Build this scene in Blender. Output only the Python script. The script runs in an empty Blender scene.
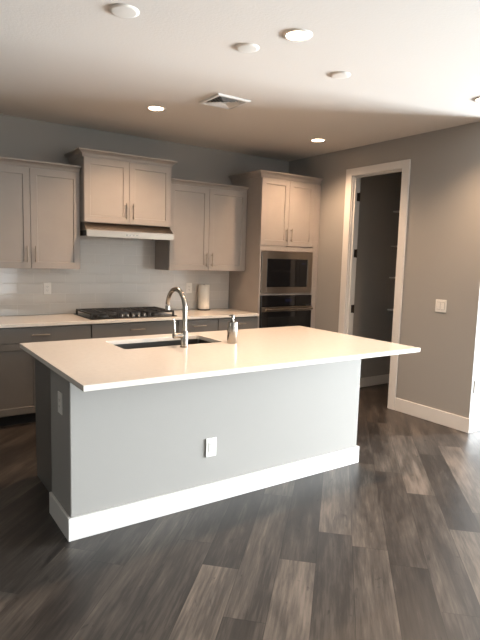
import bpy, bmesh, math, random
from mathutils import Vector, Matrix

scene = bpy.context.scene
# ------------------------------------------------------------------ camera
cam_d = bpy.data.cameras.new('camera'); cam = bpy.data.objects.new('camera', cam_d)
scene.collection.objects.link(cam)
R_ = Vector((0.82651011, -0.5622019, 0.02846162)); U_ = Vector((0.04161825, 0.11144999, 0.99289819)); F_ = Vector((0.5613813, 0.81945587, -0.1155124))
M = Matrix((R_, U_, -F_)).transposed().to_4x4(); M.translation = Vector((-4.3785, -5.3883, 1.5166))
cam.matrix_world = M
cam_d.sensor_fit = 'HORIZONTAL'; cam_d.sensor_width = 36.0; cam_d.lens = 529.14 / 480 * 36
cam_d.clip_start = 0.05
scene.camera = cam
# ------------------------------------------------------------------ world, exposure
w = bpy.data.worlds.new('world'); scene.world = w; w.use_nodes = True
w.node_tree.nodes['Background'].inputs[0].default_value = (0.72, 0.85, 1.0, 1)
w.node_tree.nodes['Background'].inputs[1].default_value = 0.7
scene.view_settings.view_transform = 'Standard'; scene.view_settings.look = 'None'
scene.view_settings.exposure = 0.08; scene.view_settings.gamma = 1.0; scene.view_settings.use_curve_mapping = False

def area_light(name, loc, rot, sx, sy, power, col):
    l = bpy.data.lights.new(name, 'AREA'); l.shape = 'RECTANGLE'; l.size = sx; l.size_y = sy
    l.energy = power; l.color = col
    o = bpy.data.objects.new(name, l); o.location = loc; o.rotation_euler = rot
    scene.collection.objects.link(o); return o
# daylight coming through the two glazed doors
area_light('daylight_nook', (7.75, -5.9, 1.10), (0, math.radians(86), 0), 2.1, 3.6, 7000, (0.855, 0.94, 1.0))
area_light('daylight_rear', (-1.9, -10.3, 1.25), (math.radians(90), 0, 0), 1.3, 2.2, 60, (0.95, 0.98, 1.0))
LAMP = 25.0            # emission of the recessed lamps' lenses
SPOT = 150.0            # power of each lamp's downward beam
LAMP_COL = (1.0, 0.67, 0.43)

# ------------------------------------------------------------------ materials
def mat(name, col, rough=.5, metal=0., spec=.5):
    m = bpy.data.materials.new(name); m.use_nodes = True
    b = m.node_tree.nodes['Principled BSDF']
    b.inputs['Base Color'].default_value = (*col, 1); b.inputs['Roughness'].default_value = rough
    b.inputs['Metallic'].default_value = metal; b.inputs['Specular IOR Level'].default_value = spec
    return m
def nd(m, t, **kw):
    n = m.node_tree.nodes.new(t)
    for k, v in kw.items(): setattr(n, k, v)
    return n
def lk(m, a, b): m.node_tree.links.new(a, b)
def bsdf(m): return m.node_tree.nodes['Principled BSDF']
def add_bump(m, scale, strength, dist=.002, stretch=(1, 1, 1), detail=2):
    tc = nd(m, 'ShaderNodeTexCoord'); mp = nd(m, 'ShaderNodeMapping'); mp.inputs['Scale'].default_value = stretch
    n = nd(m, 'ShaderNodeTexNoise'); n.inputs['Scale'].default_value = scale; n.inputs['Detail'].default_value = detail
    bp = nd(m, 'ShaderNodeBump'); bp.inputs['Strength'].default_value = strength; bp.inputs['Distance'].default_value = dist
    lk(m, tc.outputs['Object'], mp.inputs['Vector']); lk(m, mp.outputs[0], n.inputs['Vector'])
    lk(m, n.outputs['Fac'], bp.inputs['Height']); lk(m, bp.outputs[0], bsdf(m).inputs['Normal'])
    return n
def mottled(m, col, amount, scale, stretch=(1, 1, 1)):
    """slight intrinsic variation of a colour"""
    tc = nd(m, 'ShaderNodeTexCoord'); mp = nd(m, 'ShaderNodeMapping'); mp.inputs['Scale'].default_value = stretch
    n = nd(m, 'ShaderNodeTexNoise'); n.inputs['Scale'].default_value = scale; n.inputs['Detail'].default_value = 4
    r = nd(m, 'ShaderNodeValToRGB')
    r.color_ramp.elements[0].position = .3; r.color_ramp.elements[1].position = .7
    r.color_ramp.elements[0].color = (*[c * (1 - amount) for c in col], 1)
    r.color_ramp.elements[1].color = (*[min(1, c * (1 + amount)) for c in col], 1)
    lk(m, tc.outputs['Object'], mp.inputs['Vector']); lk(m, mp.outputs[0], n.inputs['Vector'])
    lk(m, n.outputs['Fac'], r.inputs['Fac']); lk(m, r.outputs[0], bsdf(m).inputs['Base Color'])

WALLC = (0.335, 0.318, 0.294)
m_wall = mat('wall_paint', WALLC, .75, spec=.25); add_bump(m_wall, 130, .25, .0015)
m_ceil = mat('ceiling_paint', (.70, .655, .605), .85, spec=.2); add_bump(m_ceil, 60, .35, .002)
m_trim = mat('white_trim_paint', (.70, .67, .635), .35); mottled(m_trim, (.70, .67, .635), .012, 12)
UP = (.335, .297, .265)
m_cab = mat('taupe_cabinet_paint', UP, .42); mottled(m_cab, UP, .03, 6)
BASEC = (.150, .138, .124)
m_base = mat('charcoal_cabinet_paint', BASEC, .42); mottled(m_base, BASEC, .04, 6)
QC = (.79, .73, .655)
m_quartz = mat('white_quartz', QC, .12); mottled(m_quartz, QC, .025, 35)
m_steel = mat('brushed_steel', (.36, .33, .29), .22, 1.0); add_bump(m_steel, 60, .08, .0008, (1, 1, 40))
m_steelh = mat('brushed_steel_sheet', (.33, .285, .245), .28, 1.0); add_bump(m_steelh, 40, .06, .0008, (1, 1, 30))
m_nickel = mat('satin_nickel', (.34, .29, .24), .30, 1.0); mottled(m_nickel, (.34, .29, .24), .03, 30)
m_sink = mat('sink_steel', (.16, .155, .15), .35, 1.0); add_bump(m_sink, 60, .05, .0008, (30, 1, 1))
m_glass = mat('black_appliance_glass', (.008, .008, .009), .06); mottled(m_glass, (.008, .008, .009), .1, 5)
m_black = mat('black_enamel', (.012, .012, .012), .22); mottled(m_black, (.012, .012, .012), .1, 20)
m_iron = mat('cast_iron', (.018, .017, .016), .5); add_bump(m_iron, 200, .3, .001)
m_plast = mat('white_plastic', (.78, .75, .70), .3); mottled(m_plast, (.78, .75, .70), .01, 20)
m_slot = mat('dark_slot', (.10, .095, .09), .5); mottled(m_slot, (.10, .095, .09), .05, 20)
m_paper = mat('paper_towel', (.80, .76, .68), .95, spec=.1); add_bump(m_paper, 120, .6, .002)
m_bronze = mat('dark_hinge_metal', (.06, .045, .035), .4, .9); mottled(m_bronze, (.06, .045, .035), .1, 30)
m_vent = mat('white_painted_metal', (.72, .70, .67), .4); mottled(m_vent, (.72, .70, .67), .01, 20)
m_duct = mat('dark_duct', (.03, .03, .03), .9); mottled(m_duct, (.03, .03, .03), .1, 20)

m_lens = bpy.data.materials.new('lamp_lens'); m_lens.use_nodes = True
b = bsdf(m_lens); b.inputs['Base Color'].default_value = (.9, .88, .85, 1)
b.inputs['Emission Color'].default_value = (*LAMP_COL, 1); b.inputs['Emission Strength'].default_value = LAMP
m_disp = mat('clock_display', (.01, .01, .015), .1)
bsdf(m_disp).inputs['Emission Color'].default_value = (.25, .35, 1, 1); bsdf(m_disp).inputs['Emission Strength'].default_value = .015

m_pane = bpy.data.materials.new('window_glass'); m_pane.use_nodes = True
nt = m_pane.node_tree; nt.nodes.remove(bsdf(m_pane))
tr = nt.nodes.new('ShaderNodeBsdfTransparent'); gl = nt.nodes.new('ShaderNodeBsdfGlossy'); gl.inputs['Roughness'].default_value = .02
mx = nt.nodes.new('ShaderNodeMixShader'); mx.inputs[0].default_value = .07
nt.links.new(tr.outputs[0], mx.inputs[1]); nt.links.new(gl.outputs[0], mx.inputs[2]); nt.links.new(mx.outputs[0], nt.nodes['Material Output'].inputs[0])

# glossy tile
m_tile = mat('white_glazed_tile', (.6, .58, .55), .10)
tc = nd(m_tile, 'ShaderNodeTexCoord'); mp = nd(m_tile, 'ShaderNodeMapping')
mp.inputs['Rotation'].default_value = (math.radians(-90), 0, 0)
br = nd(m_tile, 'ShaderNodeTexBrick'); br.offset = .5
br.inputs['Color1'].default_value = (.57, .54, .50, 1); br.inputs['Color2'].default_value = (.60, .57, .53, 1)
br.inputs['Mortar'].default_value = (.63, .60, .56, 1)
br.inputs['Scale'].default_value = 1.0; br.inputs['Mortar Size'].default_value = .0022; br.inputs['Mortar Smooth'].default_value = .3
br.inputs['Brick Width'].default_value = .305; br.inputs['Row Height'].default_value = .1
geo = nd(m_tile, 'ShaderNodeNewGeometry')
sx_ = nd(m_tile, 'ShaderNodeSeparateXYZ'); cx_ = nd(m_tile, 'ShaderNodeCombineXYZ')
ax_ = nd(m_tile, 'ShaderNodeMath', operation='ADD'); ax_.inputs[1].default_value = 10.15
az_ = nd(m_tile, 'ShaderNodeMath', operation='ADD'); az_.inputs[1].default_value = -.918 + 1
lk(m_tile, geo.outputs['Position'], sx_.inputs[0]); lk(m_tile, sx_.outputs[0], ax_.inputs[0]); lk(m_tile, sx_.outputs[2], az_.inputs[0])
lk(m_tile, ax_.outputs[0], cx_.inputs[0]); lk(m_tile, az_.outputs[0], cx_.inputs[1]); lk(m_tile, cx_.outputs[0], br.inputs['Vector'])
lk(m_tile, br.outputs['Color'], bsdf(m_tile).inputs['Base Color'])
inv = nd(m_tile, 'ShaderNodeMath', operation='SUBTRACT'); inv.inputs[0].default_value = 1; lk(m_tile, br.outputs['Fac'], inv.inputs[1])
wn = nd(m_tile, 'ShaderNodeTexNoise'); wn.inputs['Scale'].default_value = 7; lk(m_tile, geo.outputs['Position'], wn.inputs['Vector'])
wa = nd(m_tile, 'ShaderNodeMath', operation='MULTIPLY_ADD'); wa.inputs[1].default_value = .6; lk(m_tile, wn.outputs['Fac'], wa.inputs[0]); lk(m_tile, inv.outputs[0], wa.inputs[2])
bp = nd(m_tile, 'ShaderNodeBump'); bp.inputs['Strength'].default_value = .5; bp.inputs['Distance'].default_value = .0025
lk(m_tile, wa.outputs[0], bp.inputs['Height']); lk(m_tile, bp.outputs[0], bsdf(m_tile).inputs['Normal'])
rr = nd(m_tile, 'ShaderNodeMath', operation='MULTIPLY_ADD'); rr.inputs[1].default_value = .5; rr.inputs[2].default_value = .10
lk(m_tile, br.outputs['Fac'], rr.inputs[0]); lk(m_tile, rr.outputs[0], bsdf(m_tile).inputs['Roughness'])

# plank floor: tone per plank comes from the mesh, grain from noise along the plank
m_floor = mat('weathered_plank', (.1, .08, .07), .38)
uv = nd(m_floor, 'ShaderNodeUVMap'); uv.uv_map = 'plank'
at = nd(m_floor, 'ShaderNodeAttribute'); at.attribute_name = 'tone'
sp = nd(m_floor, 'ShaderNodeSeparateColor'); lk(m_floor, at.outputs['Color'], sp.inputs[0])
sv = nd(m_floor, 'ShaderNodeMath', operation='MULTIPLY'); sv.inputs[1].default_value = 60; lk(m_floor, sp.outputs[1], sv.inputs[0])
def pnoise(sc, det, rough, dist=0.):
    mp = nd(m_floor, 'ShaderNodeMapping'); mp.inputs['Scale'].default_value = sc
    n = nd(m_floor, 'ShaderNodeTexNoise', noise_dimensions='4D'); n.inputs['Scale'].default_value = 1
    n.inputs['Detail'].default_value = det; n.inputs['Roughness'].default_value = rough; n.inputs['Distortion'].default_value = dist
    lk(m_floor, uv.outputs[0], mp.inputs[0]); lk(m_floor, mp.outputs[0], n.inputs['Vector']); lk(m_floor, sv.outputs[0], n.inputs['W'])
    return n
n1 = pnoise((1.6, 9, 1), 3, .55, .6)       # broad cathedral patches
n2 = pnoise((5, 70, 1), 5, .65)            # fine streaks
n3 = pnoise((9, 22, 1), 2, .5, 1.0)        # knots
def mth(op, a, b=None, c=None):
    n = nd(m_floor, 'ShaderNodeMath', operation=op)
    for i, v in enumerate((a, b, c)):
        if v is None: continue
        if isinstance(v, (int, float)): n.inputs[i].default_value = v
        else: lk(m_floor, v, n.inputs[i])
    return n.outputs[0]
a1 = mth('MULTIPLY_ADD', n1.outputs['Fac'], 1.25, -.625)
a2 = mth('MULTIPLY_ADD', n2.outputs['Fac'], 1.05, -.525)
kn = mth('MULTIPLY', mth('SMOOTH_MAX', mth('SUBTRACT', n3.outputs['Fac'], .66), 0.0, .02), -2.6)
v = mth('ADD', mth('ADD', sp.outputs[0], a1), mth('ADD', a2, kn))
rp = nd(m_floor, 'ShaderNodeValToRGB'); lk(m_floor, v, rp.inputs[0])
cr = rp.color_ramp
cr.elements[0].position = 0.0; cr.elements[0].color = (.012, .0095, .0082, 1)
cr.elements[1].position = 1.0; cr.elements[1].color = (.165, .134, .110, 1)
e = cr.elements.new(.35); e.color = (.030, .0243, .0207, 1)
e = cr.elements.new(.62); e.color = (.069, .0570, .0475, 1)
# joint line
sxy = nd(m_floor, 'ShaderNodeSeparateXYZ'); lk(m_floor, uv.outputs[0], sxy.inputs[0])
dj = mth('MINIMUM', mth('MINIMUM', sxy.outputs[1], mth('SUBTRACT', .1845, sxy.outputs[1])), mth('MINIMUM', sxy.outputs[0], mth('SUBTRACT', 1.22, sxy.outputs[0])))
jl = nd(m_floor, 'ShaderNodeMapRange'); jl.inputs[1].default_value = .0006; jl.inputs[2].default_value = .0026; jl.inputs[3].default_value = .45; jl.inputs[4].default_value = 1
lk(m_floor, dj, jl.inputs[0])
mxc = nd(m_floor, 'ShaderNodeVectorMath', operation='SCALE'); lk(m_floor, rp.outputs[0], mxc.inputs[0]); lk(m_floor, jl.outputs[0], mxc.inputs[3])
lk(m_floor, mxc.outputs[0], bsdf(m_floor).inputs['Base Color'])
rgh = mth('MULTIPLY_ADD', n2.outputs['Fac'], .16, .30); lk(m_floor, rgh, bsdf(m_floor).inputs['Roughness'])
bpf = nd(m_floor, 'ShaderNodeBump'); bpf.inputs['Strength'].default_value = .15; bpf.inputs['Distance'].default_value = .002
lk(m_floor, n2.outputs['Fac'], bpf.inputs['Height']); lk(m_floor, bpf.outputs[0], bsdf(m_floor).inputs['Normal'])

# ------------------------------------------------------------------ mesh helpers
class B:
    def __init__(s): s.bm = bmesh.new()
    def box(s, x0, x1, y0, y1, z0, z1):
        r = bmesh.ops.create_cube(s.bm, size=1)
        for v in r['verts']:
            v.co = Vector(((x0 + x1) / 2 + v.co.x * (x1 - x0), (y0 + y1) / 2 + v.co.y * (y1 - y0), (z0 + z1) / 2 + v.co.z * (z1 - z0)))
        return s
    def prism(s, pts, axis, a0, a1):
        def mk(p, a):
            q = list(p); q.insert(axis, a); return s.bm.verts.new(q)
        A = [mk(p, a0) for p in pts]; C = [mk(p, a1) for p in pts]; n = len(pts)
        s.bm.faces.new(A); s.bm.faces.new(C[::-1])
        for i in range(n): s.bm.faces.new((A[i], C[i], C[(i + 1) % n], A[(i + 1) % n]))
        return s
    def loft(s, rings, cap=True, close=False):
        V = [[s.bm.verts.new(p) for p in r] for r in rings]; n = len(rings[0])
        m = len(V) if close else len(V) - 1
        for i in range(m):
            P, Q = V[i], V[(i + 1) % len(V)]
            for k in range(n): s.bm.faces.new((P[k], Q[k], Q[(k + 1) % n], P[(k + 1) % n]))
        if cap and not close: s.bm.faces.new(V[0]); s.bm.faces.new(V[-1][::-1])
        return s
    def lathe(s, prof, c, seg=32, axis='z'):
        rings = []
        for r, h in prof:
            ring = []
            for k in range(seg):
                a = 2 * math.pi * k / seg
                ring.append((c[0] + r * math.cos(a), c[1] + r * math.sin(a), c[2] + h))
            rings.append(ring)
        return s.loft(rings)
    def tube(s, path, rad, seg=16):
        P = [Vector(p) for p in path]; rings = []; up = None
        for i, p in enumerate(P):
            d = (P[min(i + 1, len(P) - 1)] - P[max(i - 1, 0)]).normalized()
            if up is None: up = d.orthogonal().normalized()
            up = (up - d * up.dot(d)).normalized(); sd = d.cross(up)
            r = rad[i] if isinstance(rad, (list, tuple)) else rad
            rings.append([p + r * (math.cos(2 * math.pi * k / seg) * up + math.sin(2 * math.pi * k / seg) * sd) for k in range(seg)])
        return s.loft(rings)
    def ring(s, r0, r1, z0, z1, c, seg=40, bev=.003):
        prof = [(r0, z1), (r0, z0 + bev), (r0 + bev, z0), (r1 - bev * 2, z0), (r1, z0 + bev * 1.5), (r1, z1)]
        rings = [[(c[0] + r * math.cos(2 * math.pi * k / seg), c[1] + r * math.sin(2 * math.pi * k / seg), c[2] + h) for r, h in prof] for k in range(seg)]
        return s.loft(rings, close=True)

def link(o): scene.collection.objects.link(o); return o
def world_of(o):
    t = Vector((0, 0, 0))
    while o: t += o.location; o = o.parent
    return t
def obj(name, b, m, parent=None, bevel=0., smooth=False, label=None, seg=2):
    bm = b.bm; bmesh.ops.recalc_face_normals(bm, faces=bm.faces)
    if parent is None:
        xs = [v.co.x for v in bm.verts]; ys = [v.co.y for v in bm.verts]; zs = [v.co.z for v in bm.verts]
        org = Vector(((min(xs) + max(xs)) / 2, (min(ys) + max(ys)) / 2, min(zs))); loc = org
    else:
        org = world_of(parent); loc = Vector((0, 0, 0))
    for v in bm.verts: v.co -= org
    me = bpy.data.meshes.new(name); bm.to_mesh(me); bm.free()
    me.materials.append(m)
    o = link(bpy.data.objects.new(name, me)); o.location = loc
    if parent is not None: o.parent = parent
    if smooth:
        for p in me.polygons: p.use_smooth = True
        md = o.modifiers.new('split', 'EDGE_SPLIT'); md.split_angle = math.radians(38)
    if bevel:
        md = o.modifiers.new('bevel', 'BEVEL'); md.width = bevel; md.segments = seg; md.limit_method = 'ANGLE'; md.angle_limit = math.radians(35)
    if label: o['label'] = label
    return o
def tag(o, label, cat, group=None):
    o['label'] = label; o['category'] = cat
    if group: o['group'] = group
    return o
def thing(name, loc, label, cat, group=None):
    o = link(bpy.data.objects.new(name, None)); o.location = loc; o.empty_display_size = .1
    return tag(o, label, cat, group)
def struct(name, b, m, **kw):
    o = obj(name, b, m, **kw)
    if o.parent is None: o['kind'] = 'structure'
    return o

# ------------------------------------------------------------------ room shell
H = 2.76
XL, XF, YR = -13.0, 7.5, -10.0
# floor of planks laid on the diagonal
L, W, T0 = 1.22, .1845, .294
rnd = random.Random(11)
joints = {0: -4.50, 1: -4.857, 2: -4.36, 3: -4.04, 4: -4.15, 5: -4.28, 6: -3.39, 7: -2.61, 8: -2.36}
LT, DK, MD = .62, .27, .42
tones = {}
def tone_at(row, s, t): tones[(row, math.floor((s - joints[row]) / L))] = t
joints[-1] = -4.30; joints[-2] = -4.0; joints[-3] = -4.6
for row, s, t in ((-1, -4.8, .36), (-1, -4.0, .44), (-2, -4.5, .42), (-2, -3.5, .36), (-3, -4.5, .33), (0, -4.7, .74), (0, -4.0, .30), (1, -5.2, .36), (1, -4.2, .48), (1, -3.4, .58), (2, -4.8, .74), (2, -3.9, .32), (2, -2.8, .34),
                  (3, -4.6, .44), (3, -3.6, .62), (4, -4.2, .56), (4, -5.0, .5), (5, -4.8, .26), (5, -3.6, .40), (5, -2.6, .50), (6, -3.8, .46),
                  (6, -3.0, .74), (6, -1.8, .52), (7, -3.2, .28), (7, -4.2, .70), (7, -2.0, .48), (8, -2.8, .72), (8, -2.0, .42), (5, -1.6, .38)):
    tone_at(row, s, t)
bm = bmesh.new(); uvl = bm.loops.layers.uv.new('plank'); cl = bm.loops.layers.float_color.new('tone')
r2 = math.sqrt(.5)
def st(s, t): return Vector(((s + t) * r2, (s - t) * r2, 0))
for row in range(-80, 85):
    off = joints.get(row, rnd.uniform(0, L)); ta = T0 + W * (row - 1); tb = ta + W
    for k in range(-18, 18):
        sa = off + k * L; sb = sa + L
        tn = tones.get((row, k), rnd.choice((.33, .38, .42, .46, .50, .56))) ; seed = rnd.random()
        c4 = [st(sa, ta), st(sb, ta), st(sb, tb), st(sa, tb)]
        if max(p.x for p in c4) < XL - .1 or min(p.x for p in c4) > XF + .1 or max(p.y for p in c4) < YR - .1 or min(p.y for p in c4) > .1: continue
        f = bm.faces.new([bm.verts.new(p) for p in c4])
        for lp, u in zip(f.loops, ((0, 0), (L, 0), (L, W), (0, W))):
            lp[uvl].uv = u; lp[cl] = (tn, seed, 0, 1)
for co, no in (((XL - .1, 0, 0), (-1, 0, 0)), ((XF + .1, 0, 0), (1, 0, 0)), ((0, YR - .1, 0), (0, -1, 0)), ((0, .1, 0), (0, 1, 0))):
    bmesh.ops.bisect_plane(bm, geom=bm.verts[:] + bm.edges[:] + bm.faces[:], plane_co=co, plane_no=no, clear_outer=True)
for f in bm.faces:
    if f.normal.z < 0: f.normal_flip()
me = bpy.data.meshes.new('floor'); bm.to_mesh(me); bm.free(); me.materials.append(m_floor)
fo = link(bpy.data.objects.new('floor', me)); fo['kind'] = 'structure'

struct('ceiling', B().box(XL - .12, XF + .12, YR - .12, .12, H, H + .1), m_ceil)
struct('wall_back', B().box(XL - .12, 1.32, 0, .12, 0, H), m_wall)
struct('wall_left', B().box(XL - .12, XL, YR, 0, 0, H), m_wall)
DY0, DY1, DH = -1.813, -1.117, 2.462
NY = -2.721
wr = B().box(0, .12, DY1, 0, 0, H).box(0, .12, DY0, DY1, DH, H).box(0, .12, NY, DY0, 0, H)
struct('wall_right', wr, m_wall)
nk = B().box(.1205, XF, NY, NY + .12, 0, H)
struct('wall_nook', nk, m_wall)
struct('wall_pantry_side', B().box(.121, 1.2, -1.02, -.92, 0, H), m_wall)
struct('wall_pantry_back', B().box(1.2, 1.32, NY + .121, -.001, 0, H), m_wall)
# wall with the nook's glazed door, wall with the rear glazed door
def wall_hole_x(name, x0, x1, ya, yb, ha, hb, top):
    return struct(name, B().box(x0, x1, YR, ha, 0, H).box(x0, x1, hb, yb, 0, H).box(x0, x1, ha, hb, top, H), m_wall)
wall_hole_x('wall_far', XF, XF + .12, YR, NY + .12, -7.7, -4.1, 2.12)
RX0, RX1 = -2.5, -1.25
struct('wall_rear', B().box(XL, RX0, YR - .12, YR, 0, H).box(RX1, XF, YR - .12, YR, 0, H).box(RX0, RX1, YR - .12, YR, 2.35, H), m_wall)
def glazed(name, axis, pos, a0, a1, top, n):
    def bx(b, u0, u1, d0, d1, z0, z1):
        return b.box(u0, u1, d0, d1, z0, z1) if axis == 'x' else b.box(d0, d1, u0, u1, z0, z1)
    o = link(bpy.data.objects.new(name, None)); o['kind'] = 'structure'
    o.location = ((a0 + a1) / 2, pos, 0) if axis == 'x' else (pos, (a0 + a1) / 2, 0)
    b = B(); f = .05
    bx(b, a0 + .002, a0 + f, pos, pos + .08, .002, top - .002); bx(b, a1 - f, a1 - .002, pos, pos + .08, .002, top - .002)
    bx(b, a0 + f, a1 - f, pos, pos + .08, top - f, top - .002); bx(b, a0 + f, a1 - f, pos, pos + .08, .002, f)
    for i in range(1, n):
        c = a0 + (a1 - a0) * i / n; bx(b, c - .035, c + .035, pos, pos + .08, f, top - f)
    obj('frame', b, m_trim, o, .003)
    for i in range(n):
        u0 = a0 + (a1 - a0) * i / n + .05; u1 = a0 + (a1 - a0) * (i + 1) / n - .05
        obj('pane', bx(B(), u0, u1, pos + .035, pos + .041, f, top - f), m_pane, o)
    return o
glazed('window_1', 'x', YR - .1, RX0, RX1, 2.35, 1)
glazed('window_2', 'y', XF + .02, -7.7, -4.1, 2.12, 3)

# tiled splash
struct('trim_1', B().box(-4.9, -.872, -.008, -.0005, .912, 1.76), m_tile)['label'] = 'glossy white tile backsplash'
# baseboards
def base_poly(x0, x1, y0, y1, h=.135): return B().box(x0, x1, y0, y1, 0, h)
struct('baseboard_right', base_poly(-.016, -.0005, NY - .016, DY0 - .083), m_trim, bevel=.004)
struct('baseboard_nook', base_poly(0, XF - .02, NY - .016, NY - .0005), m_trim, bevel=.004)
struct('baseboard_pantry', base_poly(.125, 1.19, -1.036, -1.0205, .115), m_trim, bevel=.004)
struct('baseboard_pantry_back', base_poly(1.184, 1.1995, -2.59, -1.04, .115), m_trim, bevel=.004)
struct('baseboard_left', base_poly(XL + .0005, XL + .016, YR + .02, -.02), m_trim, bevel=.004)
struct('baseboard_rear', B().box(XL + .02, RX0 - .01, YR + .0005, YR + .016, 0, .135).box(RX1 + .01, XF - .02, YR + .0005, YR + .016, 0, .135), m_trim, bevel=.004)
# pantry doorway
dr = link(bpy.data.objects.new('door_1', None)); dr.location = (0, (DY0 + DY1) / 2, 0); dr['kind'] = 'structure'; dr['label'] = 'open pantry doorway with cream casing'
cw, ct = .082, .02
obj('casing', B().box(-ct, -.0005, DY0 - cw, DY0 + .006, 0, DH + .072).box(-ct, -.0005, DY1 - .006, DY1 + cw, 0, DH + .072).box(-ct, -.0005, DY0 + .006, DY1 - .006, DH - .006, DH + .072), m_trim, dr, .003)
obj('jamb', B().box(0, .121, DY0 + .0005, DY0 + .012, .001, DH - .0005).box(0, .121, DY1 - .012, DY1 - .0005, .001, DH - .0005).box(0, .121, DY0 + .012, DY1 - .012, DH - .012, DH - .0005)
    .box(.03, .06, DY0 + .012, DY0 + .024, .001, DH - .012).box(.03, .06, DY1 - .024, DY1 - .012, .001, DH - .012).box(.03, .06, DY0 + .024, DY1 - .024, DH - .024, DH - .012), m_trim, dr, .0015)
for z in (.98, 1.61, 2.235):
    hb = B().box(.072, .100, DY1 - .0165, DY1 - .0122, z - .045, z + .045)
    hb.lathe([(.0075, -.047), (.0075, .047)], (.106, DY1 - .020, z), 12)
    obj('hinge', hb, m_bronze, dr, label='dark metal hinge')

# ------------------------------------------------------------------ cabinets
def shaker(x0, x1, z0, z1, yb, yf, stile=.058, rec=.008):
    """door or drawer front facing -Y: frame, sloped edge, recessed panel"""
    b = B(); bm = b.bm
    def q(x0, x1, z0, z1, y): return [bm.verts.new(p) for p in ((x0, y, z0), (x1, y, z0), (x1, y, z1), (x0, y, z1))]
    back = q(x0, x1, z0, z1, yb); fr = q(x0, x1, z0, z1, yf)
    i1 = q(x0 + stile, x1 - stile, z0 + stile, z1 - stile, yf); e = .003
    i2 = q(x0 + stile + e, x1 - stile - e, z0 + stile + e, z1 - stile - e, yf + rec)
    bm.faces.new(back[::-1])
    for A, C in ((back, fr), (fr, i1), (i1, i2)):
        for k in range(4): bm.faces.new((A[k], A[(k + 1) % 4], C[(k + 1) % 4], C[k]))
    bm.faces.new(i2)
    return b
def pull(c, length, vertical, yf):
    """bar pull on two posts standing on the face y = yf"""
    b = B(); x, z = c; h = length / 2; y = yf - .03
    if vertical:
        b.tube([(x, y, z - h), (x, y, z + h)], .0056, 10)
        for s in (-1, 1): b.tube([(x, yf - .0002, z + s * h * .72), (x, y, z + s * h * .72)], .0045, 8)
    else:
        b.tube([(x - h, y, z), (x + h, y, z)], .0056, 10)
        for s in (-1, 1): b.tube([(x + s * h * .72, yf - .0002, z), (x + s * h * .72, y, z)], .0045, 8)
    return b
def crown(x0, x1, yf, yb, z0, z1, out, left, right):
    """flared moulding wrapping the front and the open ends of a cabinet top"""
    prof = [(0, z0), (.006, z0), (.009, z0 + .010), (.014, z0 + (z1 - z0) * .40), (out * .45, z0 + (z1 - z0) * .56), (out - .005, z1 - .015), (out, z1 - .012), (out, z1), (0, z1)]
    b = B(); rings = []
    L_ = 1 if left else 0; R__ = 1 if right else 0
    if left: rings.append([(x0 - d, yb, z) for d, z in prof])
    rings.append([(x0 - d * L_, yf - d, z) for d, z in prof])
    rings.append([(x1 + d * R__, yf - d, z) for d, z in prof])
    if right: rings.append([(x1 + d, yb, z) for d, z in prof])
    b.loft(rings); return b
def wall_cabinet(x0, x1, z0, z1, depth, split, hz, crown_h, out, label, left, right, hlen=.148):
    t = thing('wall_cabinet', ((x0 + x1) / 2, -depth / 2, z0), label, 'cabinet', None)
    yc = -depth + .02
    obj('carcass', B().box(x0, x1, yc, -.009, z0, z1), m_cab, t, .001)
    for a, c, s in ((x0 + .004, split - .0015, -1), (split + .0015, x1 - .004, 1)):
        d = obj('door', shaker(a, c, z0 + .003, z1 - .006, yc - .001, -depth), m_cab, t, .0012)
        obj('handle', pull((split + s * .036, hz), hlen, True, -depth), m_nickel, d, smooth=True, label='satin nickel bar handle')
    obj('crown_moulding', crown(x0, x1, yc, -.009, z1, z1 + crown_h, out, left, right), m_cab, t)
    return t
wall_cabinet(-3.682, -2.783, 1.371, 2.267, .352, -3.232, 1.502, .058, .05, 'two-door taupe wall cabinet above the counter left of the range hood', True, False)
wall_cabinet(-2.779, -1.878, 1.815, 2.412, .44, -2.333, 1.937, .064, .052, 'two-door taupe wall cabinet mounted higher, directly above the range hood', True, True, .155)
wall_cabinet(-1.852, -.874, 1.371, 2.267, .352, -1.372, 1.490, .052, .045, 'two-door taupe wall cabinet between the range hood and the oven tower', False, False)

# oven tower
t = thing('oven_cabinet', (-.44, -.31, 0), 'tall taupe oven tower in the corner with doors above the microwave', 'cabinet')
TX0, TX1, TY = -.870, -.003, -.60
cb = B()
cb.box(TX0, TX0 + .02, TY, -.009, .1, 2.411).box(TX1 - .02, TX1, TY, -.009, .1, 2.411).box(TX0 + .02, TX1 - .02, -.03, -.009, .1, 2.411)
for a, c in ((2.39, 2.411), (1.645, 1.665), (1.108, 1.128), (.40, .42), (.1, .12)): cb.box(TX0 + .02, TX1 - .02, TY, -.03, a, c)
cb.box(TX0 + .05, TX1 - .02, TY + .06, -.05, 0, .1)
obj('carcass', cb, m_cab, t)
ff = B().box(TX0, TX0 + .024, TY - .019, TY - .0005, .1, 1.664).box(-.094, TX1, TY - .019, TY - .0005, .1, 2.40)
ff.box(TX0 + .024, -.094, TY - .019, TY - .0005, 1.612, 1.664).box(TX0 + .024, -.094, TY - .019, TY - .0005, 1.110, 1.130).box(TX0 + .024, -.094, TY - .019, TY - .0005, .385, .41)
obj('face_frame', ff, m_cab, t, .001)
for a, c, s in ((TX0 + .002, -.4785, -1), (-.4755, -.097, 1)):
    d = obj('door', shaker(a, c, 1.672, 2.402, TY - .0005, TY - .021), m_cab, t, .0012)
    obj('handle', pull((-.477 + s * .034, 1.795), .15, True, TY - .021), m_nickel, d, smooth=True, label='satin nickel bar handle')
d = obj('drawer', shaker(TX0 + .004, -.097, .112, .382, TY - .0005, TY - .021), m_cab, t, .0012)
obj('handle', pull((-.48, .31), .15, False, TY - .021), m_nickel, d, smooth=True, label='satin nickel bar handle')
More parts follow.
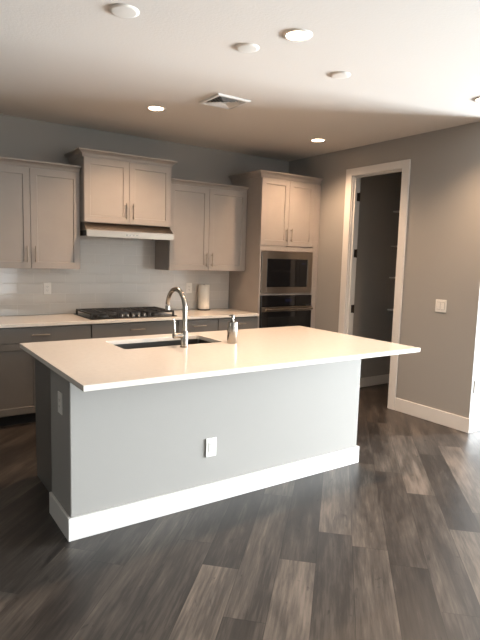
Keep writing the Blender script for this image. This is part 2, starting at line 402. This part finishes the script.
obj('crown_moulding', crown(TX0, TX1, TY, -.009, 2.412, 2.478, .048, True, False), m_cab, t)

# microwave
mw = thing('microwave', (-.47, -.60, 1.133), 'built-in stainless microwave with black window above the wall oven', 'microwave')
x0, x1, z0, z1 = -.843, -.097, 1.133, 1.609
obj('body', B().box(x0 + .03, x1 - .03, -.58, -.10, z0 + .01, z1 - .01), m_black, mw)
sx0, sx1, sz0, sz1 = -.772, -.172, 1.203, 1.524
obj('trim_frame', B().box(x0, sx0, -.634, -.6205, z0, z1).box(sx1, x1, -.634, -.6205, z0, z1).box(sx0, sx1, -.634, -.6205, z0, sz0).box(sx0, sx1, -.634, -.6205, sz1, z1), m_steelh, mw, .0015, label='brushed stainless trim frame')
obj('door', B().box(sx0 + .002, -.292, -.630, -.60, sz0 + .002, sz1 - .002), m_glass, mw, .002, label='black glass door')
cp = obj('control_panel', B().box(-.290, sx1 - .002, -.630, -.60, sz0 + .002, sz1 - .002), m_glass, mw, .002, label='black glass control panel')
obj('display', B().box(-.262, -.205, -.6312, -.6302, 1.462, 1.487), m_disp, cp)

# wall oven
ov = thing('wall_oven', (-.48, -.60, .412), 'black glass wall oven with stainless bar handle below the microwave', 'oven')
x0, x1 = -.843, -.097
obj('body', B().box(x0 + .03, x1 - .03, -.58, -.06, .425, 1.10), m_black, ov)
cp = obj('control_panel', B().box(x0, x1, -.640, -.6205, .985, 1.107), m_glass, ov, .002)
obj('display', B().box(-.50, -.40, -.6412, -.6402, 1.035, 1.062), m_disp, cp)
dd = obj('door', B().box(x0, x1, -.648, -.6205, .414, .980), m_glass, ov, .002)
obj('trim_strip', B().box(x0, x1, -.6505, -.6482, .925, .979), m_steelh, dd, .0005, label='stainless strip behind the handle')
hb = B().tube([(-.815, -.695, .952), (-.125, -.695, .952)], .0125, 16)
for xx in (-.79, -.15): hb.tube([(xx, -.695, .952), (xx, -.651, .952)], .009, 12)
obj('handle', hb, m_steel, dd, smooth=True, label='stainless bar handle')
obj('window', B().box(-.75, -.19, -.6495, -.6482, .52, .86), m_black, dd)

# range hood
rh = thing('range_hood', (-2.328, -.25, 1.68), 'slim stainless range hood fixed under the raised wall cabinet', 'range hood')
hx0, hx1 = -2.774, -1.880
obj('canopy', B().prism([(-.010, 1.813), (-.40, 1.813), (-.497, 1.744), (-.497, 1.738), (-.010, 1.738)], 0, hx0, hx1), m_steelh, rh, .001)
obj('front_lip', B().box(hx0, hx1, -.503, -.487, 1.680, 1.738), m_steelh, rh, .0015)
obj('underside', B().box(hx0, hx0 + .012, -.487, -.01, 1.688, 1.738).box(hx1 - .012, hx1, -.487, -.01, 1.688, 1.738).box(hx0 + .012, hx1 - .012, -.487, -.01, 1.712, 1.738), m_black, rh)
fb = B()
for a, c in ((hx0 + .05, -2.345), (-2.31, hx1 - .05)): fb.box(a, c, -.45, -.06, 1.702, 1.7115)
obj('grease_filter', fb, m_sink, rh, .003)
bt = B()
for k in range(4): bt.box(-2.39 + k * .033, -2.368 + k * .033, -.5045, -.5032, 1.703, 1.714)
obj('button_row', bt, m_steel, rh)

# base cabinets
def base_cabinet(x0, x1, label, kind):
    t = thing('base_cabinet', ((x0 + x1) / 2, -.3, 0), label, 'cabinet')
    yc, yf = -.612, -.633
    obj('carcass', B().box(x0 + .001, x1 - .001, yc, -.009, .105, .880), m_base, t)
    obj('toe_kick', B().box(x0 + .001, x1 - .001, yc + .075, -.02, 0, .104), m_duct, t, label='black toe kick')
    a, c = x0 + .004, x1 - .004; mid = (a + c) / 2
    d = obj('drawer', B().box(a, c, yf, yc - .001, .742, .868), m_base, t, .0015)
    obj('handle', pull((mid, .808), .155, False, yf), m_nickel, d, smooth=True, label='satin nickel bar handle')
    if kind == 'doors':
        for p, q, s in ((a, mid - .0015, -1), (mid + .0015, c, 1)):
            d = obj('door', shaker(p, q, .115, .736, yc - .001, yf), m_base, t, .0012)
            obj('handle', pull((mid + s * .036, .64), .148, True, yf), m_nickel, d, smooth=True, label='satin nickel bar handle')
    elif kind == 'door':
        d = obj('door', shaker(a, c, .115, .736, yc - .001, yf), m_base, t, .0012)
        obj('handle', pull((a + .036, .64), .148, True, yf), m_nickel, d, smooth=True, label='satin nickel bar handle')
    else:
        for z0, z1 in ((.43, .736), (.115, .424)):
            d = obj('drawer', shaker(a, c, z0, z1, yc - .001, yf), m_base, t, .0012)
            obj('handle', pull((mid, z1 - .07), .155, False, yf), m_nickel, d, smooth=True, label='satin nickel bar handle')
base_cabinet(-4.60, -3.686, 'charcoal base cabinet at the far left end of the back counter', 'doors')
base_cabinet(-3.684, -2.778, 'charcoal base cabinet with two doors, left of the one under the cooktop', 'doors')
base_cabinet(-2.776, -1.882, 'wide charcoal drawer cabinet under the black cooktop', 'drawers')
base_cabinet(-1.880, -1.402, 'narrow charcoal base cabinet seen just right of the faucet', 'door')
base_cabinet(-1.400, -.874, 'charcoal base cabinet next to the oven tower, behind the soap dispenser', 'door')

# back counter, with a cut-out hidden under the cooktop
tag(obj('countertop', B().box(-4.62, -.872, -.649, -.0095, .8815, .911), m_quartz, bevel=.002), 'white quartz counter along the tiled back wall holding the cooktop', 'countertop')

# cooktop
ck = thing('gas_cooktop', (-2.328, -.33, .912), 'black gas cooktop with iron grates set in the back counter under the hood', 'cooktop')
cx0, cx1, cy0, cy1 = -2.775, -1.875, -.60, -.08
obj('base_plate', B().box(cx0, cx1, cy0, cy1, .9115, .921), m_black, ck, .004)
burn = [(-2.60, -.45, .042), (-2.60, -.20, .036), (-2.325, -.28, .055), (-2.05, -.45, .036), (-2.05, -.20, .045)]
for x, y, r in burn:
    o = obj('burner', B().lathe([(r + .012, 0), (r + .010, .008), (r, .010), (r, .016)], (x, y, .9212), 24), m_sink, ck, smooth=True)
    obj('burner_cap', B().lathe([(r - .004, 0), (r, .003), (r, .008), (r - .006, .011), (.004, .0115)], (x, y, .9374), 24), m_iron, o, smooth=True)
for gx0, gx1, gy0 in ((-2.755, -2.465, -.57), (-2.455, -2.195, -.47), (-2.185, -1.895, -.57)):
    g = B(); gy1 = -.10; z0, z1 = .953, .968; wv = .007
    xm = (gx0 + gx1) / 2
    for x in (gx0 + wv, gx1 - wv, xm): g.box(x - wv, x + wv, gy0, gy1, z0, z1)
    for y in (gy0 + wv, gy1 - wv, (gy0 + gy1) / 2, gy0 + (gy1 - gy0) * .25, gy0 + (gy1 - gy0) * .75): g.box(gx0, gx1, y - wv * .9, y + wv * .9, z0 + .0005, z1 + .0005)
    for x in (gx0 + wv, gx1 - wv):
        for y in (gy0 + .01, gy1 - .01): g.prism([(x - .009, y - .009), (x + .009, y - .009), (x + .009, y + .009), (x - .009, y + .009)], 2, .9213, z0 + .002)
    obj('grate', g, m_iron, ck, .002)
for k in range(5):
    x = -2.445 + k * .058
    obj('knob', B().lathe([(.020, 0), (.020, .004), (.016, .006), (.0145, .026), (.012, .029), (.002, .0295)], (x, -.545, .9212), 20), m_steel, ck, smooth=True, label='stainless knob')

# ------------------------------------------------------------------ island
il = thing('kitchen_island', (-2.45, -2.2, 0), 'grey kitchen island with half wall front and white baseboard', 'kitchen island')
IX0, IX1, IY0, IY1, WZ = -3.59, -1.432, -2.70, -2.335, .8835
obj('half_wall', B().box(IX0, IX1, IY0, IY1, 0, WZ), m_wall, il, .006, label='grey painted half wall')
t_ = .016
obj('baseboard', B().box(IX0 - t_, IX1 + t_, IY0 - t_, IY0 - .0005, 0, .128).box(IX0 - t_, IX0 - .0005, IY0 - .0005, IY1 + .0, 0, .128).box(IX1 + .0005, IX1 + t_, IY0 - .0005, IY1, 0, .128), m_trim, il, .003, label='white baseboard')
CX0, CX1, CY1 = -3.535, -1.46, -1.745
cbx = B()
cbx.box(CX0, CX0 + .02, IY1 + .001, CY1, 0, WZ).box(CX1 - .02, CX1, IY1 + .001, CY1, 0, WZ).box(CX0 + .02, CX1 - .02, IY1 + .001, IY1 + .02, .1, WZ)
cbx.box(CX0 + .02, CX1 - .02, IY1 + .02, CY1, .1, .12)
for x in (-3.13, -2.26): cbx.box(x - .01, x + .01, IY1 + .02, CY1, .12, WZ)
cbx.box(CX0 + .02, CX1 - .02, CY1 - .02, CY1, .84, WZ)
obj('cabinet_body', cbx, m_base, il, label='charcoal cabinet body')
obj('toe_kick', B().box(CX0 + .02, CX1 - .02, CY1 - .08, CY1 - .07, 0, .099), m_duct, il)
def flip(b):
    for v in b.bm.verts: v.co.y = -v.co.y
    return b
for a, c in ((CX0, -3.132), (-3.128, -2.697), (-2.693, -2.262), (-2.258, -1.862), (-1.858, CX1)):
    d = obj('door', flip(shaker(a + .002, c - .002, .112, .872, -(CY1 + .001), -(CY1 + .021))), m_base, il, .0012)
    obj('handle', flip(pull((c - .04, .76), .148, True, -(CY1 + .021))), m_nickel, d, smooth=True)
# island worktop with the sink cut-out
SX0, SX1, SY0, SY1 = -3.085, -2.335, -2.197, -1.835
ix0, ix1, iy0, iy1 = -3.619, -1.171, -3.018, -1.69
q = B(); bm = q.bm
def rect(x0, x1, y0, y1, z): return [bm.verts.new(p) for p in ((x0, y0, z), (x1, y0, z), (x1, y1, z), (x0, y1, z))]
def rrect(x0, x1, y0, y1, r, z, n=5):
    out = []
    for cx, cy, a0 in ((x1 - r, y0 + r, -90), (x1 - r, y1 - r, 0), (x0 + r, y1 - r, 90), (x0 + r, y0 + r, 180)):
        for k in range(n + 1):
            a = math.radians(a0 + 90 * k / n); out.append(bm.verts.new((cx + r * math.cos(a), cy + r * math.sin(a), z)))
    return out
ZT, ZB = .914, .8845
OT, OB = rect(ix0, ix1, iy0, iy1, ZT), rect(ix0, ix1, iy0, iy1, ZB)
HT, HB = rrect(SX0, SX1, SY0, SY1, .02, ZT), rrect(SX0, SX1, SY0, SY1, .02, ZB)
def edges(V): return [bm.edges.new((V[i], V[(i + 1) % len(V)])) for i in range(len(V))]
for O, Hh in ((OT, HT), (OB, HB)):
    bmesh.ops.triangle_fill(bm, use_beauty=True, use_dissolve=True, edges=edges(O) + edges(Hh))
for P, Q in ((OT, OB), (HT, HB)):
    for i in range(len(P)): bm.faces.new((P[i], P[(i + 1) % len(P)], Q[(i + 1) % len(P)], Q[i]))
tag(obj('countertop', q, m_quartz, bevel=.002), 'white quartz island top with sink cut-out and overhang', 'countertop')

# sink
s = B(); bm = s.bm; g = .008
def tr_(z, o, r): return [tuple(v) for v in [(p.co.x, p.co.y, p.co.z) for p in rr_(z, o, r)]]
def rr_(z, o, r):
    vs = rrect(SX0 - g - o, SX1 + g + o, SY0 - g - o, SY1 + g + o, r, z); return vs
rings = [tr_(.8835, .02, .03), tr_(.8835, 0, .02), tr_(.70, -.004, .02), tr_(.682, -.03, .03)]
outer = [tr_(.8805, .02, .03), tr_(.8805, .003, .02), tr_(.698, -.001, .02), tr_(.679, -.028, .03)]
bm.clear()
s.loft(rings, cap=False); s.loft(outer, cap=False)
def cap(r): bm.faces.new([bm.verts.new(p) for p in r])
cap(rings[-1]); cap(outer[-1]); s.loft([rings[0], outer[0]], cap=False)
sk = thing('kitchen_sink', ((SX0 + SX1) / 2, (SY0 + SY1) / 2, .679), 'undermount stainless sink set into the island top behind the faucet', 'sink')
obj('basin', s, m_sink, sk, smooth=True)
obj('drain', B().lathe([(.045, 0), (.043, .003), (.03, .002), (.008, .001)], ((SX0 + SX1) / 2, (SY0 + SY1) / 2, .6825), 24), m_steel, sk, smooth=True)

# faucet
fx, fy = -2.70, -2.285
fc = thing('faucet', (fx, fy, .914), 'tall gooseneck brushed nickel faucet on the island beside the sink', 'faucet')
obj('body', B().lathe([(.029, 0), (.029, .006), (.0245, .009), (.0235, .108), (.021, .114), (.010, .115)], (fx, fy, .9142), 28), m_steel, fc, smooth=True)
path = [(fx, fy, 1.028), (fx, fy, 1.10), (fx, fy, 1.165)]
ra = .128; cyy = fy + ra
for k in range(0, 17):
    a = math.radians(180 - 174 * k / 16); path.append((fx, cyy + ra * math.cos(a), 1.168 + ra * math.sin(a)))
obj('spout', B().tube(path, .0155, 18), m_steel, fc, smooth=True)
path.append((fx, path[-1][1] + .001, 1.152)) ; e = Vector(path[-1]); dv = (e - Vector(path[-2])).normalized()
obj('spray_head', B().tube([e - dv * .02, e - dv * .018, e + dv * .01, e + dv * .014], [.0158, .0166, .0166, .013], 18), m_steel, fc, smooth=True)
lv = obj('valve', B().tube([(fx - .02, fy, .997), (fx - .078, fy, .997), (fx - .084, fy, .997), (fx - .086, fy, .997)], [.0195, .0195, .017, .012], 20), m_steel, fc, smooth=True)
obj('lever', B().tube([(fx - .074, fy, 1.012), (fx - .076, fy, 1.06), (fx - .080, fy, 1.108)], [.0055, .005, .0045], 10), m_steel, lv, smooth=True)

# soap dispenser
sp_ = thing('soap_dispenser', (-2.305, -2.27, .914), 'brushed steel cylindrical soap dispenser on the island right of the faucet', 'soap dispenser')
obj('bottle', B().lathe([(.036, 0), (.0375, .003), (.0375, .149), (.036, .153), (.010, .156)], (-2.305, -2.27, .9142), 32), m_steel, sp_, smooth=True)
pm = obj('pump', B().lathe([(.010, 0), (.010, .010), (.0065, .011), (.0065, .022), (.0105, .024), (.0105, .045), (.009, .047), (.002, .0475)], (-2.305, -2.27, 1.0705), 20), m_steel, sp_, smooth=True)
obj('nozzle', B().tube([(-2.305, -2.27, 1.108), (-2.302, -2.235, 1.108), (-2.301, -2.218, 1.103)], [.006, .005, .004], 10), m_steel, pm, smooth=True)

# paper towel holder with its roll
tx, ty = -1.268, -.092
ph = thing('paper_towel_holder', (tx, ty, .911), 'white paper towel roll on a dark stand on the back counter', 'paper towel')
obj('base', B().lathe([(.078, 0), (.078, .008), (.074, .011), (.01, .0115)], (tx, ty, .9112), 36), m_black, ph, smooth=True, label='dark round base')
obj('rod', B().lathe([(.006, 0), (.006, .272), (.010, .274), (.010, .282), (.002, .284)], (tx, ty, .9225), 16), m_steel, ph, smooth=True)
r = B(); prof = [(.020, 0), (.063, 0), (.065, .004), (.065, .274), (.063, .278), (.020, .278)]
r.loft([[(tx + q_[0] * math.cos(2 * math.pi * k / 40), ty + q_[0] * math.sin(2 * math.pi * k / 40), .9235 + q_[1]) for q_ in prof] for k in range(40)], close=True)
obj('paper_roll', r, m_paper, ph, smooth=True, label='white paper roll')

# ------------------------------------------------------------------ electrical plates
def plate_xz(b, x0, x1, z0, z1, y, th): return b.box(x0, x1, y - th, y - .0004, z0, z1)
def outlet(center, normal, label, cat='outlet', kind='outlet', width=.074, group=None):
    """wall plate; local frame: u along the wall, n out of the wall"""
    nx, ny = normal
    def bx(u0, u1, z0, z1, d0, d1):
        b = B(); add(b, u0, u1, z0, z1, d0, d1); return b
    def add(b, u0, u1, z0, z1, d0, d1):
        x, y, z = center
        if ny: b.box(x + u0, x + u1, *sorted((y + ny * d0, y + ny * d1)), z + z0, z + z1)
        else: b.box(*sorted((x + nx * d0, x + nx * d1)), y + u0, y + u1, z + z0, z + z1)
    t = thing('light_switch' if kind == 'switch' else 'outlet', center, label, cat)
    h = width / 2
    obj('plate', bx(-h, h, -.059, .059, .0005, .0065), m_plast, t, .002)
    n = 1 if width < .09 else 2
    for i in range(n):
        c = 0 if n == 1 else (-.023 + .046 * i)
        if kind == 'switch':
            obj('rocker', bx(c - .0165, c + .0165, -.033, .033, .0066, .010), m_plast, t, .0015)
            f = B(); add(f, c - .0185, c + .0185, -.035, .035, .0064, .0069); obj('rocker_gap', f, m_slot, t)
        else:
            obj('socket_insert', bx(c - .017, c + .017, -.034, .034, .0066, .0085), m_plast, t, .001)
            sl = B()
            for dz in (-.018, .018):
                for du in (-.0065, .0065): add(sl, c + du - .0013, c + du + .0013, dz - .004, dz + .005, .0083, .0088)
                add(sl, c - .002, c + .002, dz - .0115, dz - .008, .0083, .0088)
            obj('slot', sl, m_slot, t, label='dark plug slots')
    return t
outlet((-3.008, -.008, 1.170), (0, -1), 'white outlet on the tile under the wall cabinet left of the hood')
outlet((-1.421, -.008, 1.161), (0, -1), 'white outlet on the tile beside the paper towel roll')
outlet((-2.728, IY0, .357), (0, -1), 'white outlet low on the grey front of the island')
outlet((IX0, -2.542, .712), (-1, 0), 'pale outlet plate on the shaded narrow end of the island')
outlet((.078, NY, .42), (0, -1), 'white outlet on the bright wall past the right corner')
outlet((0, -2.348, 1.126), (-1, 0), 'white double light switch on the grey wall right of the pantry doorway', 'light switch', 'switch', .117)

# ------------------------------------------------------------------ pantry shelves
zs = (.946, 1.342, 1.724, 2.141)
names = ('lowest white pantry shelf seen just above the island top', 'second lowest white pantry shelf through the doorway', 'second highest white pantry shelf through the doorway', 'topmost white pantry shelf, faint in the dark doorway')
for z, lb in zip(zs, names):
    sh = thing('pantry_shelf', (1.0, -1.8, z - .014), lb, 'shelf', 'shelves in the pantry')
    obj('board', B().box(.82, 1.199, -2.59, -1.0215, z - .014, z), m_trim, sh, .001)
    obj('cleat', B().box(.84, 1.19, -1.032, -1.0215, z - .045, z - .0145), m_wall, sh, .001)

# ------------------------------------------------------------------ ceiling
def downlight(x, y, label):
    t = thing('recessed_light', (x, y, H), label, 'ceiling light', 'recessed ceiling lights')
    obj('trim_ring', B().ring(.062, .084, -.006, -.0003, (x, y, H)), m_plast, t, smooth=True)
    l = bpy.data.lights.new('beam', 'SPOT'); l.energy = SPOT; l.color = LAMP_COL; l.spot_size = math.radians(134); l.spot_blend = .8; l.shadow_soft_size = .05
    lo = link(bpy.data.objects.new('beam', l)); lo.location = (0, 0, -.012); lo.parent = t
    obj('lens', B().lathe([(.0615, -.0004), (.0615, -.003), (.055, -.0042), (.002, -.0046)], (x, y, H), 40), m_lens, t, smooth=True, label='lit warm white lens')
downlight(-2.395, -2.979, 'largest lit recessed ceiling light, nearest the camera')
downlight(-2.378, -1.121, 'lit recessed ceiling light above the range hood, left of the vent')
downlight(-.549, -1.136, 'lit recessed ceiling light near the pantry doorway corner')
downlight(-.552, -2.98, 'lit recessed ceiling light cut off by the right edge of the picture')
def cover(x, y, r, label):
    t = tag(obj('ceiling_cover', B().lathe([(r, -.0003), (r, -.002), (r - .012, -.0075), (r - .018, -.008), (.004, -.0085)], (x, y, H), 40), m_plast, smooth=True), label, 'ceiling cover', 'round ceiling covers')
cover(-3.281, -2.655, .078, 'round white ceiling cover plate at the top left, nearest the camera')
cover(-2.512, -2.658, .072, 'round white ceiling cover plate beside the largest recessed light')
cover(-1.757, -2.668, .070, 'round white ceiling cover plate farthest right')
vt = thing('ceiling_vent', (-2.035, -1.66, H), 'square white ceiling air vent with dark louvers', 'air vent')
vx0, vx1, vy0, vy1 = -2.187, -1.883, -1.812, -1.508
fr = B()
def frame_prof(x0, x1, y0, y1, w):
    rings = []
    for cx, cy, sx, sy in ((x0, y0, 1, 1), (x1, y0, -1, 1), (x1, y1, -1, -1), (x0, y1, 1, -1)):
        rings.append([(cx + sx * d, cy + sy * d, H + h) for d, h in ((0, -.0003), (0, -.004), (.006, -.013), (w, -.013), (w, -.0003))])
    return rings
fr.loft(frame_prof(vx0, vx1, vy0, vy1, .026), close=True)
vxm, vym = (vx0 + vx1) / 2, (vy0 + vy1) / 2
obj('frame', fr, m_vent, vt)
obj('backing', B().box(vx0 + .02, vx1 - .02, vy0 + .02, vy1 - .02, H - .0004, H - .0001), m_duct, vt, label='dark duct opening')
for h in (.116, .096, .076, .056, .036):
    rings = []
    for sx, sy in ((-1, -1), (1, -1), (1, 1), (-1, 1)):
        rings.append([(vxm + sx * d, vym + sy * d, H + z) for d, z in ((h - .0085, -.0012), (h - .0075, -.0012), (h + .0085, -.0125), (h + .0075, -.0125))])
    obj('louver', B().loft(rings, close=True), m_vent, vt)
obj('center_plate', B().box(vxm - .018, vxm + .018, vym - .018, vym + .018, H - .0125, H - .0105), m_vent, vt)
